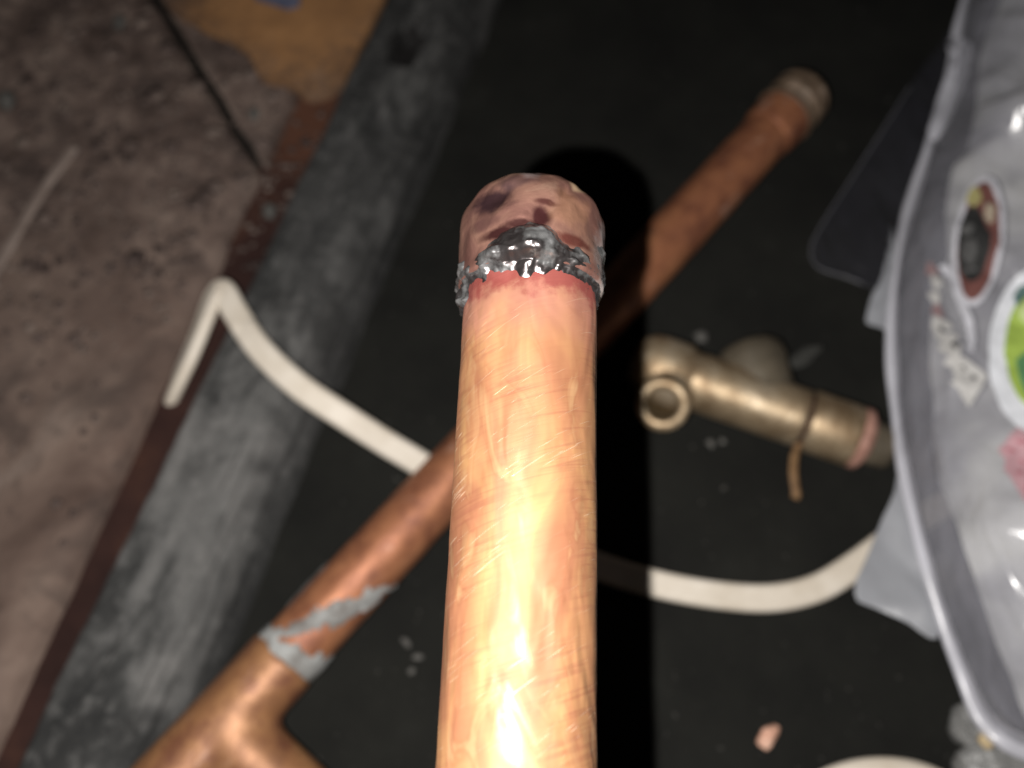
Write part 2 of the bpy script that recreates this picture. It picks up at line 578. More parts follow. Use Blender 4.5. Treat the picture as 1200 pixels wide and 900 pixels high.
# ------------------------------------------------------------------ the setting
# black rubber mat: one broad sheet, faintly uneven
def build_mat():
    vs_, fs = [], []
    nx, ny = 150, 150
    x0, x1, y0, y1 = -0.9, 0.9, -0.6, 1.2
    for j in range(ny + 1):
        for i in range(nx + 1):
            x = x0 + (x1 - x0) * i / nx
            y = y0 + (y1 - y0) * j / ny
            vs_.append((x, y, -0.0012 + 0.0011 * fbm((x, y, 0), 9, 2.0, 3)))
    for j in range(ny):
        for i in range(nx):
            a = j * (nx + 1) + i
            fs.append((a, a + 1, a + nx + 2, a + nx + 1))
    o = link('black_rubber_mat', vs_, fs, M_MAT)
    tag(o, 'black rubber mat under the copper pipes and brass valve', None, None, 'structure')


build_mat()

ZB = 0.019                                             # top of the grey board
L0, L1 = at(64, 800, ZB), at(440, 20, ZB)              # its outer edge
R0, R1 = at(267, 775, 0), at(588, 0, 0)                # where its inner face meets the mat
SLABZ = 0.017
S0, S1 = at(18, 800, SLABZ), at(300, 195, SLABZ)       # edge of the stone floor beside the brown rail
K1 = at(178, -4, SLABZ)                                # crack in the floor runs from S1 to here


def xline(a, b, y):
    return a.x + (b.x - a.x) * (y - a.y) / (b.y - a.y)


def build_floor():
    YB, YT = -0.25, 0.55
    # left slab: its right rim follows the rail, then the crack
    def grid(name, rows, label, seed):
        n = 120
        vs_, fs = [], []
        for (y, xl, xr) in rows:
            for i in range(n + 1):
                t = i / n
                x = xl + (xr - xl) * t
                edge = min((xr - x), (x - xl) + 0.0) if False else (xr - x)
                z = SLABZ + 0.0016 * fbm((x, y, seed), 28, seed, 4) - 0.004 * max(0, 1 - edge / 0.004) ** 2
                vs_.append((x, y + 0.0008 * nz((x, y, 3), 90), z))
            vs_.append((xr + 0.0002, y, -0.002))
        w = n + 2
        for j in range(len(rows) - 1):
            for i in range(w - 1):
                a = j * w + i
                fs.append((a, a + 1, a + w + 1, a + w))
        o = link(name, vs_, fs, M_FLOOR)
        tag(o, label, None, None, 'structure')
        return o
    rows = []
    m = 220
    for j in range(m + 1):
        y = YB + (YT - YB) * j / m
        if y <= S1.y:
            xr = xline(S0, S1, y)
        else:
            xr = xline(S1, K1, y)
        xr += 0.0010 * fbm((y, 0, 0), 40, 5, 4)
        rows.append((y, -0.75, xr))
    grid('stone_floor', rows, 'pinkish brown dirty stone floor slab left of the dark brown rail', 1.0)
    rows = []
    for j in range(121):
        y = S1.y + 0.004 + (YT - S1.y) * j / 120
        xl = xline(S1, K1, y) + 0.0036 + 0.0008 * fbm((y, 1, 0), 50, 5, 4)
        xr = xline(S0, S1, y) + 0.0002
        rows.append((y, xl, max(xl + 0.0008, xr)))
    grid('stone_floor', rows, 'soil covered floor slab wedge between the crack and the brown rail', 4.0)
    # brown rail sunk between the floor and the board
    vs_, fs = [], []
    n = 160
    for j in range(n + 1):
        y = YB + (YT - YB) * j / n
        xl = xline(S0, S1, y) - 0.004
        xr = xline(L0, L1, y) + 0.004
        for i in range(9):
            x = xl + (xr - xl) * i / 8
            vs_.append((x, y, 0.0085 + 0.0006 * fbm((x, y, 2), 60, 9, 3) - 0.0015 * (i == 0 or i == 8)))
    for j in range(n):
        for i in range(8):
            a = j * 9 + i
            fs.append((a, a + 1, a + 10, a + 9))
    o = link('brown_rail', vs_, fs, M_RUST)
    tag(o, 'dark red-brown rusty strip between the stone floor and the grey board', None, None, 'structure')


build_floor()


def build_beam():
    d = (L1 - L0); d.z = 0
    ang = math.atan2(d.y, d.x)
    u = V((math.cos(ang), math.sin(ang), 0))
    w = V((-u.y, u.x, 0))                               # points to the outer (left) side
    base = V((L0.x, L0.y, 0))
    root_m = Matrix.Translation(base) @ Matrix.Rotation(ang, 4, 'Z')
    inv = root_m.inverted()
    r0, r1 = inv @ R0, inv @ R1
    prof = [(0.0, 0.002), (0.0, 0.008), (0.0, 0.0135), (0.012, 0.0175), (0.035, 0.0190)]
    for k in range(1, 46):
        t = 0.035 + 0.93 * k / 46
        z = 0.0192 - 0.0010 * (t / 0.6) ** 2 if t < 0.58 else 0.0182 - 0.0165 * ((t - 0.58) / 0.40) ** 1.7
        prof.append((t, max(z, 0.0004)))
    prof.append((1.0, -0.003))
    na = 520
    a0, a1 = -0.25, 0.75
    hole = inv @ at(477, 52, 0.0175)
    nail = inv @ at(430, 420, 0.012)
    vs_, fs = [], []
    for j in range(na + 1):
        a = a0 + (a1 - a0) * j / na
        yr = r0.y + (r1.y - r0.y) * (a - r0.x) / (r1.x - r0.x)
        for t, z in prof:
            y = yr * t + 0.0016 * fbm((a, 0, t), 22, 3, 4) * (0.4 + t)
            zz = z
            if 0.01 < t < 1.0:
                zz += 0.0011 * fbm((a * 0.35, y, 0), 60, 6, 4) + 0.0006 * fbm((a, y, 0), 140, 8, 3)
            # chiselled slot near the far end
            da, dy = abs(a - hole.x), abs(y - hole.y)
            k = max(0, min(1, (0.0125 - da) / 0.002)) * max(0, min(1, (0.0062 - dy) / 0.0015))
            zz -= 0.011 * k
            vs_.append((a, y, zz))
    n = len(prof)
    for j in range(na):
        for i in range(n - 1):
            q = j * n + i
            fs.append((q, q + 1, q + n + 1, q + n))
    o = link('grey_board', vs_, fs, mat_beam((hole.x, hole.y, 0.014)))
    o.matrix_world = root_m
    tag(o, 'weathered dark grey board with pale worn streaks lying diagonally along the mat', 'board')


build_beam()

# loose soil on the stone floor: countless crumbs, one mass
def build_soil():
    vs_, fs = [], []
    rnd = random.Random(3)
    shapes = [lump((0, 0, 0), 1, 1, 0.75, 10 + k * 7, 1, 0.5) for k in range(6)]
    cnt = 0
    while cnt < 1900:
        px, py = rnd.uniform(-60, 420), rnd.uniform(-60, 640)
        w = 1.0 if py < 250 else max(0.05, 1 - (py - 250) / 200)
        if rnd.random() > w: continue
        p = at(px, py, SLABZ)
        xr = xline(S0, S1, p.y)
        lim = 0.0 if py < 260 else -0.004
        if p.x > xr + (0.022 if 100 < py < 330 and rnd.random() < 0.8 else lim) or p.x > xline(L0, L1, p.y) - 0.001: continue
        # keep the crack open
        if p.y > S1.y and abs(p.x - xline(S1, K1, p.y) - 0.002) < 0.004 and rnd.random() < 0.85: continue
        s = min(0.0046, 0.0005 + rnd.expovariate(1 / 0.0006))
        if p.x > xr: s = min(s, 0.0016)
        z = SLABZ + 0.0002 if p.x < xr else 0.0085 + max(0, 0.004 - 0.3 * (p.x - xr))
        sv, sf = shapes[rnd.randrange(6)]
        o = len(vs_)
        ca, sa = math.cos(rnd.random() * 6.28), math.sin(rnd.random() * 6.28)
        sz = rnd.uniform(0.3, 0.7)
        for v in sv:
            vs_.append((p.x + s * (v.x * ca - v.y * sa), p.y + s * (v.x * sa + v.y * ca), z + s * v.z * sz + s * 0.25))
        fs += [tuple(i + o for i in f) for f in sf]
        cnt += 1
    o = link('loose_soil', vs_, fs, M_CRUMB)
    tag(o, 'loose dark soil and grit strewn over the stone floor', 'soil', None, 'stuff')


build_soil()


# orange wooden panel at the far end of the floor, and scraps there
def build_far_scraps():
    z = SLABZ + 0.0028
    px = [(176, -70), (190, -6), (214, 18), (246, 36), (280, 52), (296, 74), (310, 92), (336, 98), (362, 112), (386, 108), (404, 92), (420, 60), (440, 16), (478, -70)]
    pts = spline([at(x, y, z) for x, y in px], 4)
    pts = [p + V((0.0012 * nz(p, 120), 0.0012 * nz(p, 130, 4), 0)) for p in pts]
    v, f = slab_poly(pts, 0.004)
    root = V((0, 0, 0))
    o = link('orange_panel', v, f, M_ORANGE, smooth=False)
    tag(o, 'orange-brown wooden panel with a ragged edge at the far end of the floor', 'panel')
    v, f = slab_poly([at(x, y, z + 0.0022) for x, y in ((292, -40), (298, -4), (318, 2), (336, 8), (350, 4), (356, -40))], 0.0018)
    o = link('blue_scrap', v, f, M_BLUE, smooth=False)
    tag(o, 'small grey-blue plastic scrap on the orange panel at the top edge', 'scrap')
    # pale straw on the floor at the left
    path = spline([at(-40, 372, SLABZ + 0.0012), at(0, 308, SLABZ + 0.0014), at(32, 252, SLABZ + 0.0016), at(62, 206, SLABZ + 0.0016), at(88, 172, SLABZ + 0.0014)], 8)
    prof = [(0.0024 * math.cos(a), 0.0008 * math.sin(a)) for a in [k * math.pi / 5 for k in range(10)]]
    v, f = sweep(path, prof)
    o = link('wood_splinter', v, f, M_STRAW)
    tag(o, 'long pale wood splinter lying on the stone floor at the left', 'splinter')
    # larger pebbles one can pick out
    specs = [((297, 133), 0.0032, M_PALE, 'pale grey pebble beside the end of the floor crack'),
             ((308, 168), 0.0040, M_CRUMB, 'brown pebble at the corner of the floor beside the rail'),
             ((316, 248), 0.0042, M_PALE, 'grey-green stone chip on the brown rail beside the grey board'),
             ((140, 26), 0.0042, M_PALE, 'pale flat pebble near the top of the stone floor'),
             ((8, 118), 0.0050, M_PALE, 'pale pebble at the left rim of the stone floor')]
    for (pp, s, mt, lab) in specs:
        zc = 0.0085 if pp[1] == 248 else SLABZ
        c = at(pp[0], pp[1], zc + s * 0.4)
        v, f = lump(c, s, s * 0.75, s * 0.55, pp[0] * 0.37, 2, 0.5, pp[0])
        o = link('pebble', v, f, mt)
        tag(o, lab, 'pebble', 'pebbles on the stone floor')


build_far_scraps()


# ------------------------------------------------------------------ copper pipe lying on the mat, with its tee and end fitting
PZ = 0.0165
PA, PB = at(335, 770, PZ), at(922, 132, PZ)
pdir = (PB - PA).normalized()
PR = 0.0104


def build_far_pipe():
    rot = frame(pdir, V((0, 0, 1)))                    # local z along the pipe, local x up
    root = empty('copper_pipe', PA, rot)
    tag(root, 'dull copper pipe with a tee lying diagonally across the black mat', 'pipe')
    LN = (PB - PA).length
    prof = [(-0.008 + (LN + 0.004) * k / 90, PR) for k in range(91)]
    v, f = lathe(prof, 56, 0.00018, 3)
    link('tube', v, f, M_COLD, root)
    # tee: run sockets, branch, joined and softened into one casting
    tc = at(259, 852, PZ)
    tcl = rot.inverted() @ (tc - PA)
    ztc = tcl.z
    RS = 0.0117
    e0, e1 = 0.0006, 2 * ztc - 0.0006
    run = [(e1, 0.0106), (e1, RS * 1.01), (e1 + 0.0012, RS * 1.03), (e1 + 0.003, RS), (ztc - 0.012, RS * 0.99), (ztc, RS * 0.985), (ztc + 0.012, RS * 0.99), (e0 - 0.003, RS), (e0 - 0.0012, RS * 1.03), (e0, RS * 1.01), (e0, 0.0106)]
    v, f = lathe(run, 48, 0, 0, True, True)
    # branch leaves along local +-y, in the plane of the mat, towards the viewer's lower right
    bd = V((0, 1, 0))
    if (rot @ bd).dot(at(345, 945, PZ) - tc) < 0: bd = -bd
    bd = V((math.sin(math.radians(-7)), math.copysign(math.cos(math.radians(-7)), bd.y), 0))
    brs = [(0.0, RS * 0.99), (0.012, RS * 1.0), (0.036, RS * 1.02), (0.0385, RS * 1.05), (0.040, RS * 1.02)]
    v2, f2 = lathe(brs, 48, 0, 0, True, True)
    fr = frame(bd, V((0, 0, 1)))
    off = len(v)
    v = [V(p) for p in v] + [fr @ V(p) + V((0, 0, ztc)) for p in v2]
    f = f + [tuple(i + off for i in q) for q in f2]
    tee = link('tee_fitting', v, f, M_CTEE, root)
    rm = tee.modifiers.new('Remesh', 'REMESH')
    rm.mode = 'VOXEL'; rm.voxel_size = 0.0011; rm.use_smooth_shade = True
    sm = tee.modifiers.new('Smooth', 'SMOOTH')
    sm.factor = 0.5; sm.iterations = 36
    # solder collar at the far end of the run
    v, f = lathe([(e1 - 0.003, 0.0112), (e1 - 0.002, 0.0116), (e1 - 0.0002, 0.0123), (e1 + 0.0014, 0.0121), (e1 + 0.002, 0.0112)], 48, 0.0005, 6)
    link('solder_collar', v, f, M_SMEAR, root)
    v, f = lathe([(e1 - 0.05, PR), (e1 + 0.004, PR)], 40, 0.0001, 5)
    link('tube', v, f, M_COLD, root)
    # dull solder smeared from the socket up the pipe
    vs_, fs = [], []
    ns, na = 150, 110
    keep = []
    for i in range(ns + 1):
        s = -0.002 + 0.046 * i / ns
        for k in range(na + 1):
            phi = -1.75 + 3.5 * k / na                 # 0 = top of the pipe (local +x), sign by local y
            sgn = phi * (1 if bd.y > 0 else -1)
            rag = 0.0026 * fbm((s * 1.0, phi * 0.011, 0), 200, 4, 5)
            ring = 1 - abs(s - 0.0012 - rag - 0.0016 * max(0, sgn)) / (0.0026 + 0.0012 * max(0, sgn + 0.3))
            cen = -0.55 + 1.75 * (s - 0.000) / 0.034   # diagonal streak
            wid = 0.30 * (1 - 0.5 * abs(s - 0.02) / 0.02) + 0.05
            strk = (1 - abs(sgn - cen - rag * 120) / max(0.08, wid)) if 0 < s < 0.036 + rag * 2 else -1
            edge = 1 - math.hypot((s - 0.020) / 0.010, (sgn + 1.35) / 0.32) + rag * 200
            m = max(ring, strk, edge * 0.6 if edge > 0 else -1)
            keep.append(m)
            h = PR + 0.00016 + 0.0007 * max(0, min(1, m)) ** 0.6
            vs_.append((h * math.cos(phi), h * math.sin(phi), s))
    for i in range(ns):
        for k in range(na):
            a = i * (na + 1) + k
            q = (a, a + 1, a + na + 2, a + na + 1)
            if sum(keep[x] > 0 for x in q) >= 3: fs.append(q)
    used = sorted({x for q in fs for x in q})
    mp = {x: i for i, x in enumerate(used)}
    link('solder_smear', [vs_[x] for x in used], [tuple(mp[x] for x in q) for q in fs], M_SMEAR, root)
    # end fitting: copper socket, pale rim, brass coupling with a rounded end
    E = LN
    v, f = lathe([(E - 0.017, PR), (E - 0.016, 0.0109), (E - 0.014, 0.0115), (E - 0.009, 0.0116), (E - 0.003, 0.0119)], 48, 0.0004, 8)
    sk = link('end_socket', v, f, M_COLD, root)
    v, f = lathe([(E - 0.0032, 0.0116), (E - 0.003, 0.0125), (E - 0.0018, 0.0129), (E - 0.0004, 0.0126), (E, 0.0108), (E + 0.0012, 0.0104)], 48, 0.0002, 9)
    link('rim', v, f, M_OLDBRASS, root)
    v, f = lathe([(E + 0.0010, 0.0102), (E + 0.0035, 0.0102), (E + 0.0042, 0.0118), (E + 0.006, 0.0124), (E + 0.0085, 0.0124), (E + 0.0088, 0.0117), (E + 0.0100, 0.0117), (E + 0.0104, 0.0123), (E + 0.0132, 0.0119), (E + 0.0142, 0.0106), (E + 0.0142, 0.0090), (E + 0.004, 0.0088)], 6 * 8, 0.0004, 12)
    link('coupling_ring', v, f, M_OLDBRASS, root)


build_far_pipe()


# ------------------------------------------------------------------ white flat cable
def cable_profile(w, h):
    pr = []
    for k in range(28):
        a = 2 * math.pi * k / 28
        c, s = math.cos(a), math.sin(a)
        x = w * abs(c) ** 0.75 * (1 if c > 0 else -1)
        y = h * abs(s) ** 0.75 * (1 if s > 0 else -1)
        y *= 1 - 0.34 * max(0, 1 - abs(abs(x / w) - 0.36) / 0.14)
        pr.append((x, y))
    return pr


def build_cables():
    H = 0.0027
    tz = lambda px, py, z: at(px, py, z)
    pts = [tz(192, 492, -0.0060), tz(200, 472, 0.0040), tz(209, 448, 0.0125), tz(224, 415, 0.0182), tz(240, 375, 0.0225), tz(252, 345, 0.0240),
           tz(262, 342, 0.0246), tz(276, 366, 0.0245), tz(304, 408, 0.0240), tz(350, 452, 0.0215), tz(405, 489, 0.0155), tz(452, 519, 0.0085), tz(505, 551, 0.0036),
           tz(570, 595, 0.0032), tz(640, 638, 0.0032), tz(700, 663, 0.0032), tz(760, 682, 0.0032), tz(830, 696, 0.0032), tz(900, 701, 0.0032),
           tz(955, 690, 0.0032), tz(1000, 664, 0.0032), tz(1050, 628, 0.0032), tz(1110, 590, 0.0032), tz(1200, 560, 0.0032)]
    path = spline(pts, 12)
    ups = []
    for i, p in enumerate(path):
        q = i / 12
        u = V((0, 0, 1))
        q -= 1
        if q < 6.5:
            k = min(1, max(0, (6.5 - q) / 3))
            u = (V((0, 0, 1)) * (1 - 0.85 * k) + V((-0.62, 0.28, 0.60)) * k).normalized()
        elif q < 12:
            k = (12 - q) / 5.5
            u = (V((0, 0, 1)) + V((-0.25, -0.28, 0)) * k).normalized()
        ups.append(u)
    v, f = sweep(path, cable_profile(0.0047, H), ups)
    o = link('white_cable', v, f, M_CABLE)
    tag(o, 'white flat cable running from the grey board under both pipes to the plastic bag', 'cable')
    pts = [tz(860, 1060, 0.003), tz(905, 985, 0.0032), tz(965, 928, 0.0045), tz(1036, 910, 0.0055), tz(1105, 928, 0.0045), tz(1160, 990, 0.0032), tz(1190, 1060, 0.003)]
    v, f = sweep(spline(pts, 12), cable_profile(0.0056, H))
    o = link('white_cable', v, f, M_CABLE)
    tag(o, 'short arc of white cable at the bottom edge of the picture', 'cable')


build_cables()


# ------------------------------------------------------------------ brass valve
def build_valve():
    z = 0.0125
    a, b = at(772, 432, z), at(1038, 524, z)
    d = (b - a).normalized()
    rot = frame(d, V((0, 0, 1)))                        # local z along the body, local x up
    root = empty('brass_valve', a, rot)
    tag(root, 'tarnished brass valve body with an open port lying beside the plastic bag', 'valve')
    Lb = (b - a).length
    g = (at(943, 490, z) - a).length
    R = 0.0106
    body = [(-0.0105, 0.0), (-0.0103, 0.003), (-0.0094, 0.0068), (-0.0075, 0.0098), (-0.0045, 0.0116), (0.000, 0.0122), (0.009, 0.0120), (0.0115, 0.0106), (0.013, 0.0104),
            (0.016, 0.0108), (0.0175, R), (g - 0.003, R), (g - 0.0008, R * 0.99), (g - 0.0006, R * 0.9)]
    v, f = lathe(body, 64, 0.00012, 2)
    link('body', v, f, M_BRASS, root)
    v, f = lathe([(g - 0.0012, R * 0.905), (g + 0.0012, R * 0.905)], 64, 0.0003, 3)
    link('joint_ring', v, f, M_RUST, root)
    e = Lb - 0.011
    v, f = lathe([(g + 0.0006, R * 0.9), (g + 0.0007, R * 1.03), (g + 0.002, R * 1.05), (e - 0.001, R * 1.04), (e, R * 1.02), (e + 0.0002, R * 0.93)], 64, 0.0001, 4)
    link('end_sleeve', v, f, M_BRASS, root)
    v, f = lathe([(e - 0.0002, R * 0.92), (e + 0.0002, R * 1.04), (e + 0.001, R * 1.06), (e + 0.0026, R * 1.05), (e + 0.0034, R * 1.0), (e + 0.0052, R * 0.74)], 64, 0.0002, 5)
    link('copper_ring', v, f, M_RING, root)
    v, f = lathe([(e + 0.005, R * 0.75), (e + 0.011, R * 0.72), (e + 0.013, R * 0.66), (e + 0.013, R * 0.4), (e + 0.006, R * 0.38)], 48, 0.0002, 6)
    link('spigot', v, f, M_DARKBRASS, root)
    # open port looking up towards the viewer
    pb = at(790, 446, z + 0.001)
    tip = deep(776, 475, (pb - CAM).dot(FWD) - 0.0190)
    pd = (tip - pb).normalized()
    # the mouth is turned a little up-image, nearly square on to the viewer
    pd = (pd * 0.5 + (CAM - tip).normalized() * 0.5).normalized()
    prot = frame(pd, V((1, 0, 0)))
    Lp = (tip - pb).length
    prof = [(-0.004, 0.0098), (Lp * 0.45, 0.0098), (Lp * 0.50, 0.0094), (Lp * 0.53, 0.0086), (Lp * 0.80, 0.0086), (Lp * 0.84, 0.0091), (Lp - 0.0007, 0.0092), (Lp, 0.0088), (Lp, 0.0061), (Lp - 0.0006, 0.0056)]
    pbl = rot.inverted() @ (tip - pd * Lp - a)
    v, f = lathe(prof, 56, 0.00008, 7)
    mm = Matrix.Translation(pbl) @ (rot.inverted() @ prot).to_4x4()
    po = link('port', v, f, M_BRASS, root, matrix=mm)
    v, f = lathe([(Lp - 0.0005, 0.0056), (Lp - 0.0012, 0.0055), (0.0, 0.0054), (-0.003, 0.0045), (-0.004, 0.0)], 40, 0.0001, 3)
    link('bore', v, f, mat_plain('shaded_bore', [(0.3, (0.055, 0.036, 0.016)), (0.7, (0.13, 0.088, 0.042))], 150, 0.7), po)  # dark brown paints the shade inside the bore
    # short round stub on the far side of the body
    sb = at(892, 455, z - 0.001)
    st = at(876, 411, z - 0.0015)
    sd = (st - sb).normalized()
    srot = frame(sd, V((0, 0, 1)))
    Ls = (st - sb).length
    v, f = lathe([(-0.004, 0.0115), (Ls - 0.009, 0.0120), (Ls - 0.0065, 0.0128), (Ls - 0.002, 0.0124), (Ls, 0.0108), (Ls + 0.0006, 0.0070), (Ls + 0.0002, 0.0)], 48, 0.0005, 8)
    mm = Matrix.Translation(rot.inverted() @ (sb - a)) @ (rot.inverted() @ srot).to_4x4()
    link('side_stub', v, f, M_DARKBRASS, root, matrix=mm)
    # bent retaining pin hanging below the joint
    pth = [rot.inverted() @ (p - a) for p in spline([at(936, 520, 0.016), at(931, 536, 0.0095), at(930, 556, 0.0045), at(933, 578, 0.0022), at(931, 584, 0.0020)], 6)]
    prof = [(0.0016 * math.cos(k * math.pi / 6), 0.0010 * math.sin(k * math.pi / 6)) for k in range(12)]
    v, f = sweep(pth, prof, [V((1, 0, 0.1))] * len(pth))
    link('retaining_pin', v, f, M_PIN, root)


M_DARKBRASS = mat_plain('dark_brass', [(0.3, (0.055, 0.045, 0.032)), (0.6, (0.095, 0.078, 0.055)), (0.8, (0.14, 0.12, 0.09))], 120, 0.6, 0.0006, 300)
M_RING = mat_plain('reddened_copper', [(0.3, (0.20, 0.095, 0.070)), (0.7, (0.42, 0.24, 0.19))], 200, 0.5)
M_PIN = mat_plain('rusty_pin', [(0.3, (0.12, 0.065, 0.03)), (0.7, (0.30, 0.18, 0.09))], 200, 0.6)
build_valve()


# ------------------------------------------------------------------ plastic bag with printed emblems
def build_bag():
    film = mat_film('bag_film', 0.42, (0.37, 0.37, 0.42), 0.23, 0.0090, 40, 1.0, True)
    seam_m = mat_film('bag_seam', 0.78, (0.60, 0.60, 0.66), 0.25, 0.0006)
    flap_m = mat_film('clear_flap', 0.065, (0.11, 0.11, 0.15), 0.22, 0.0100, 80, 0.9)
    frost_m = mat_film('frosted_flap', 0.80, (0.36, 0.37, 0.40), 0.35, 0.0006)
    ZS = 0.021
    sp = [(1150, -60), (1128, 10), (1118, 60), (1104, 120), (1086, 180), (1064, 250), (1051, 310), (1045, 370), (1046, 440), (1052, 505), (1064, 575), (1082, 650), (1104, 725), (1130, 795), (1152, 840), (1184, 868), (1236, 886), (1310, 900)]
    seam = spline([at(x, y, ZS + 0.002 * math.sin(i * 1.3)) for i, (x, y) in enumerate(sp)], 10)
    base = V((seam[80].x + 0.06, seam[80].y, 0.0))
    root = empty('plastic_bag', base)
    tag(root, 'bulging clear grey plastic bag with coloured printed emblems at the right', 'bag')
    # front sheet
    n = 64
    W = 0.19
    # bulges shaped so that the film catches the flash as glare
    bulges = [(at(1196, 140, 0.05), 0.0145, 0.0080), (at(1200, 622, 0.05), 0.0075, 0.0090), (at(1215, 790, 0.05), 0.006, 0.010)]
    def front(i, t):
        p = seam[i]
        a, b = 0.062, 0.036
        s = t * W
        if s < a:
            th = math.acos(1 - s / a)
            z = b * math.sin(th)
        else:
            z = b * (1 - 0.6 * ((s - a) / (W - a)) ** 2)
        q = V((p.x + s, p.y, p.z + z))
        k = min(1, s / 0.012)
        w = 0.0060 * nz(V((q.x * 1.0, q.y * 0.5, 0)), 24, 3.3) + 0.0040 * nz(V((q.x * 1.3 + q.y * 0.3, q.y * 0.55, 0)), 60, 7.1) + 0.0020 * nz(V((q.x + q.y * 0.6, q.y * 0.4, 0)), 170, 2.1)
        for (c, am, sg) in bulges:
            w += am * math.exp(-((q.x - c.x) ** 2 + (q.y - c.y) ** 2) / (2 * sg * sg))
        q.z += w * k
        q.x -= 0.5 * w * k
        return q
    vs_, fs = [], []
    m = len(seam)
    ts = [(k / n) ** 1.7 for k in range(n + 1)]
    for i in range(m):
        for t in ts: vs_.append(front(i, t))
    for i in range(m - 1):
        for k in range(n):
            q = i * (n + 1) + k
            fs.append((q, q + 1, q + n + 2, q + n + 1))
    bvh = BVHTree.FromPolygons(vs_, fs)
    fr = link('front_sheet', shifted(vs_, root), fs, film, root)
    # back sheet lies on the mat
    vb, fb = [], []
    for i in range(m):
        for k in range(15):
            t = k / 14
            p = seam[i]
            vb.append(V((p.x + t * W, p.y, p.z - (p.z - 0.006) * min(1, t * 7) ** 0.7 + 0.001 * nz((p.x + t * W, p.y, 0), 40))))
    for i in range(m - 1):
        for k in range(14):
            q = i * 15 + k
            fb.append((q, q + 1, q + 16, q + 15))
    link('back_sheet', shifted(vb, root), fb, mat_film('back_film', 0.5, (0.20, 0.20, 0.225), 0.3), root)
    # pale inner packet, added to lighten the bag towards the right
    vp, fp = [], []
    nk = 40
    for i in range(m):
        for k in range(nk + 1):
            t = (k / nk)
            s = 0.019 + 0.005 * nz((seam[i].y, 0, 0), 30, 2) + t * (W - 0.03)
            q = front(i, s / W)
            dz = 0.0050 + 0.030 * max(0, 1 - t / 0.22) ** 1.5
            vp.append(V((q.x, q.y, max(0.008, q.z - dz + 0.0055 * fbm(V((q.x + 0.3 * q.y, q.y * 0.55, 0)), 48, 9, 3)))))
    for i in range(m - 1):
        for k in range(nk):
            q = i * (nk + 1) + k
            fp.append((q, q + 1, q + nk + 2, q + nk + 1))
    link('added_packet', shifted(vp, root), fp, mat_plain('pale_packet', [(0.34, (0.30, 0.30, 0.32)), (0.48, (0.58, 0.58, 0.59)), (0.60, (0.80, 0.80, 0.78))], 26, 0.30, 0.0030, 60), root)
    # welded seam, a fat rounded bead of varying width
    vs2, fs2 = [], []
    for i, p in enumerate(seam):
        t = (seam[min(i + 1, m - 1)] - seam[max(i - 1, 0)]).normalized()
        side = t.cross(V((0, 0, 1))).normalized()
        w = 0.0021 + 0.0010 * nz(p, 45, 2) + 0.0014 * max(0, (i - 110) / 50)
        for k in range(14):
            a = 2 * math.pi * k / 14
            vs2.append(p + side * (w * math.cos(a)) + V((0, 0, 0.0016 * math.sin(a))))
    for i in range(m - 1):
        for k in range(14):
            k2 = (k + 1) % 14
            fs2.append((i * 14 + k, i * 14 + k2, (i + 1) * 14 + k2, (i + 1) * 14 + k))
    link('seam', shifted(vs2, root), fs2, seam_m, root)

    def sheet(name, px, zf, mat, thick=0.0007, sub=6):
        pts = spline([at(x, y, zf(x, y)) for x, y in px], sub)
        c = sum(pts, V()) / len(pts)
        # rings towards the centre so that the sheet can buckle
        rings = [1.0, 0.97, 0.8, 0.6, 0.4, 0.2]
        v, f = [], []
        for r in rings:
            for p in pts:
                q = c + (p - c) * r
                q.z += 0.0022 * fbm(q, 60, 4, 3)
                q.x += 0.0012 * fbm(q, 90, 8, 2)
                v.append(q)
        k0 = len(pts)
        for j in range(len(rings) - 1):
            for k in range(k0):
                k2 = (k + 1) % k0
                f.append((j * k0 + k, j * k0 + k2, (j + 1) * k0 + k2, (j + 1) * k0 + k))
        f.append(tuple(range((len(rings) - 1) * k0, len(rings) * k0)))
        o = link(name, shifted(v, root), f, mat, root)
        so = o.modifiers.new('Solidify', 'SOLIDIFY')
        so.thickness = thick
        return o, pts
    # dark clear flap on the far left side of the bag
    fl_, pts = sheet('side_flap', [(1122, 20), (1098, 55), (1066, 102), (1032, 156), (996, 212), (964, 262), (950, 292), (958, 314), (992, 326), (1030, 338), (1052, 320), (1080, 210), (1118, 90)],
                     lambda x, y: 0.012 + 0.006 * (x - 950) / 170, flap_m)
    # its folded rim catches the flash
    rim = [p + V((0, 0, 0.0006)) for p in pts[12:52]]
    pr = [(0.0005 * math.cos(k * math.pi / 4), 0.0005 * math.sin(k * math.pi / 4)) for k in range(8)]
    v, f = sweep(rim, pr)
    link('flap_rim', shifted(v, root), f, mat_film('flap_rim', 0.15, (0.30, 0.30, 0.34), 0.25), fl_)
    sheet('corner_flap', [(1056, 548), (1042, 590), (1022, 640), (1001, 696), (1028, 712), (1066, 731), (1100, 748), (1096, 700), (1078, 640)],
          lambda x, y: 0.012 + 0.005 * (x - 1000) / 100, frost_m, 0.0008, 3)
    sheet('tab', [(1046, 262), (1040, 300), (1024, 345), (1013, 376), (1032, 384), (1048, 388), (1052, 330)],
          lambda x, y: 0.0165, frost_m, 0.0010, 4)
    sheet('fold', [(1112, 46), (1116, 70), (1102, 110), (1090, 150), (1100, 160), (1118, 130), (1136, 84), (1138, 56), (1128, 44)],
          lambda x, y: 0.0275, seam_m, 0.0008, 4)

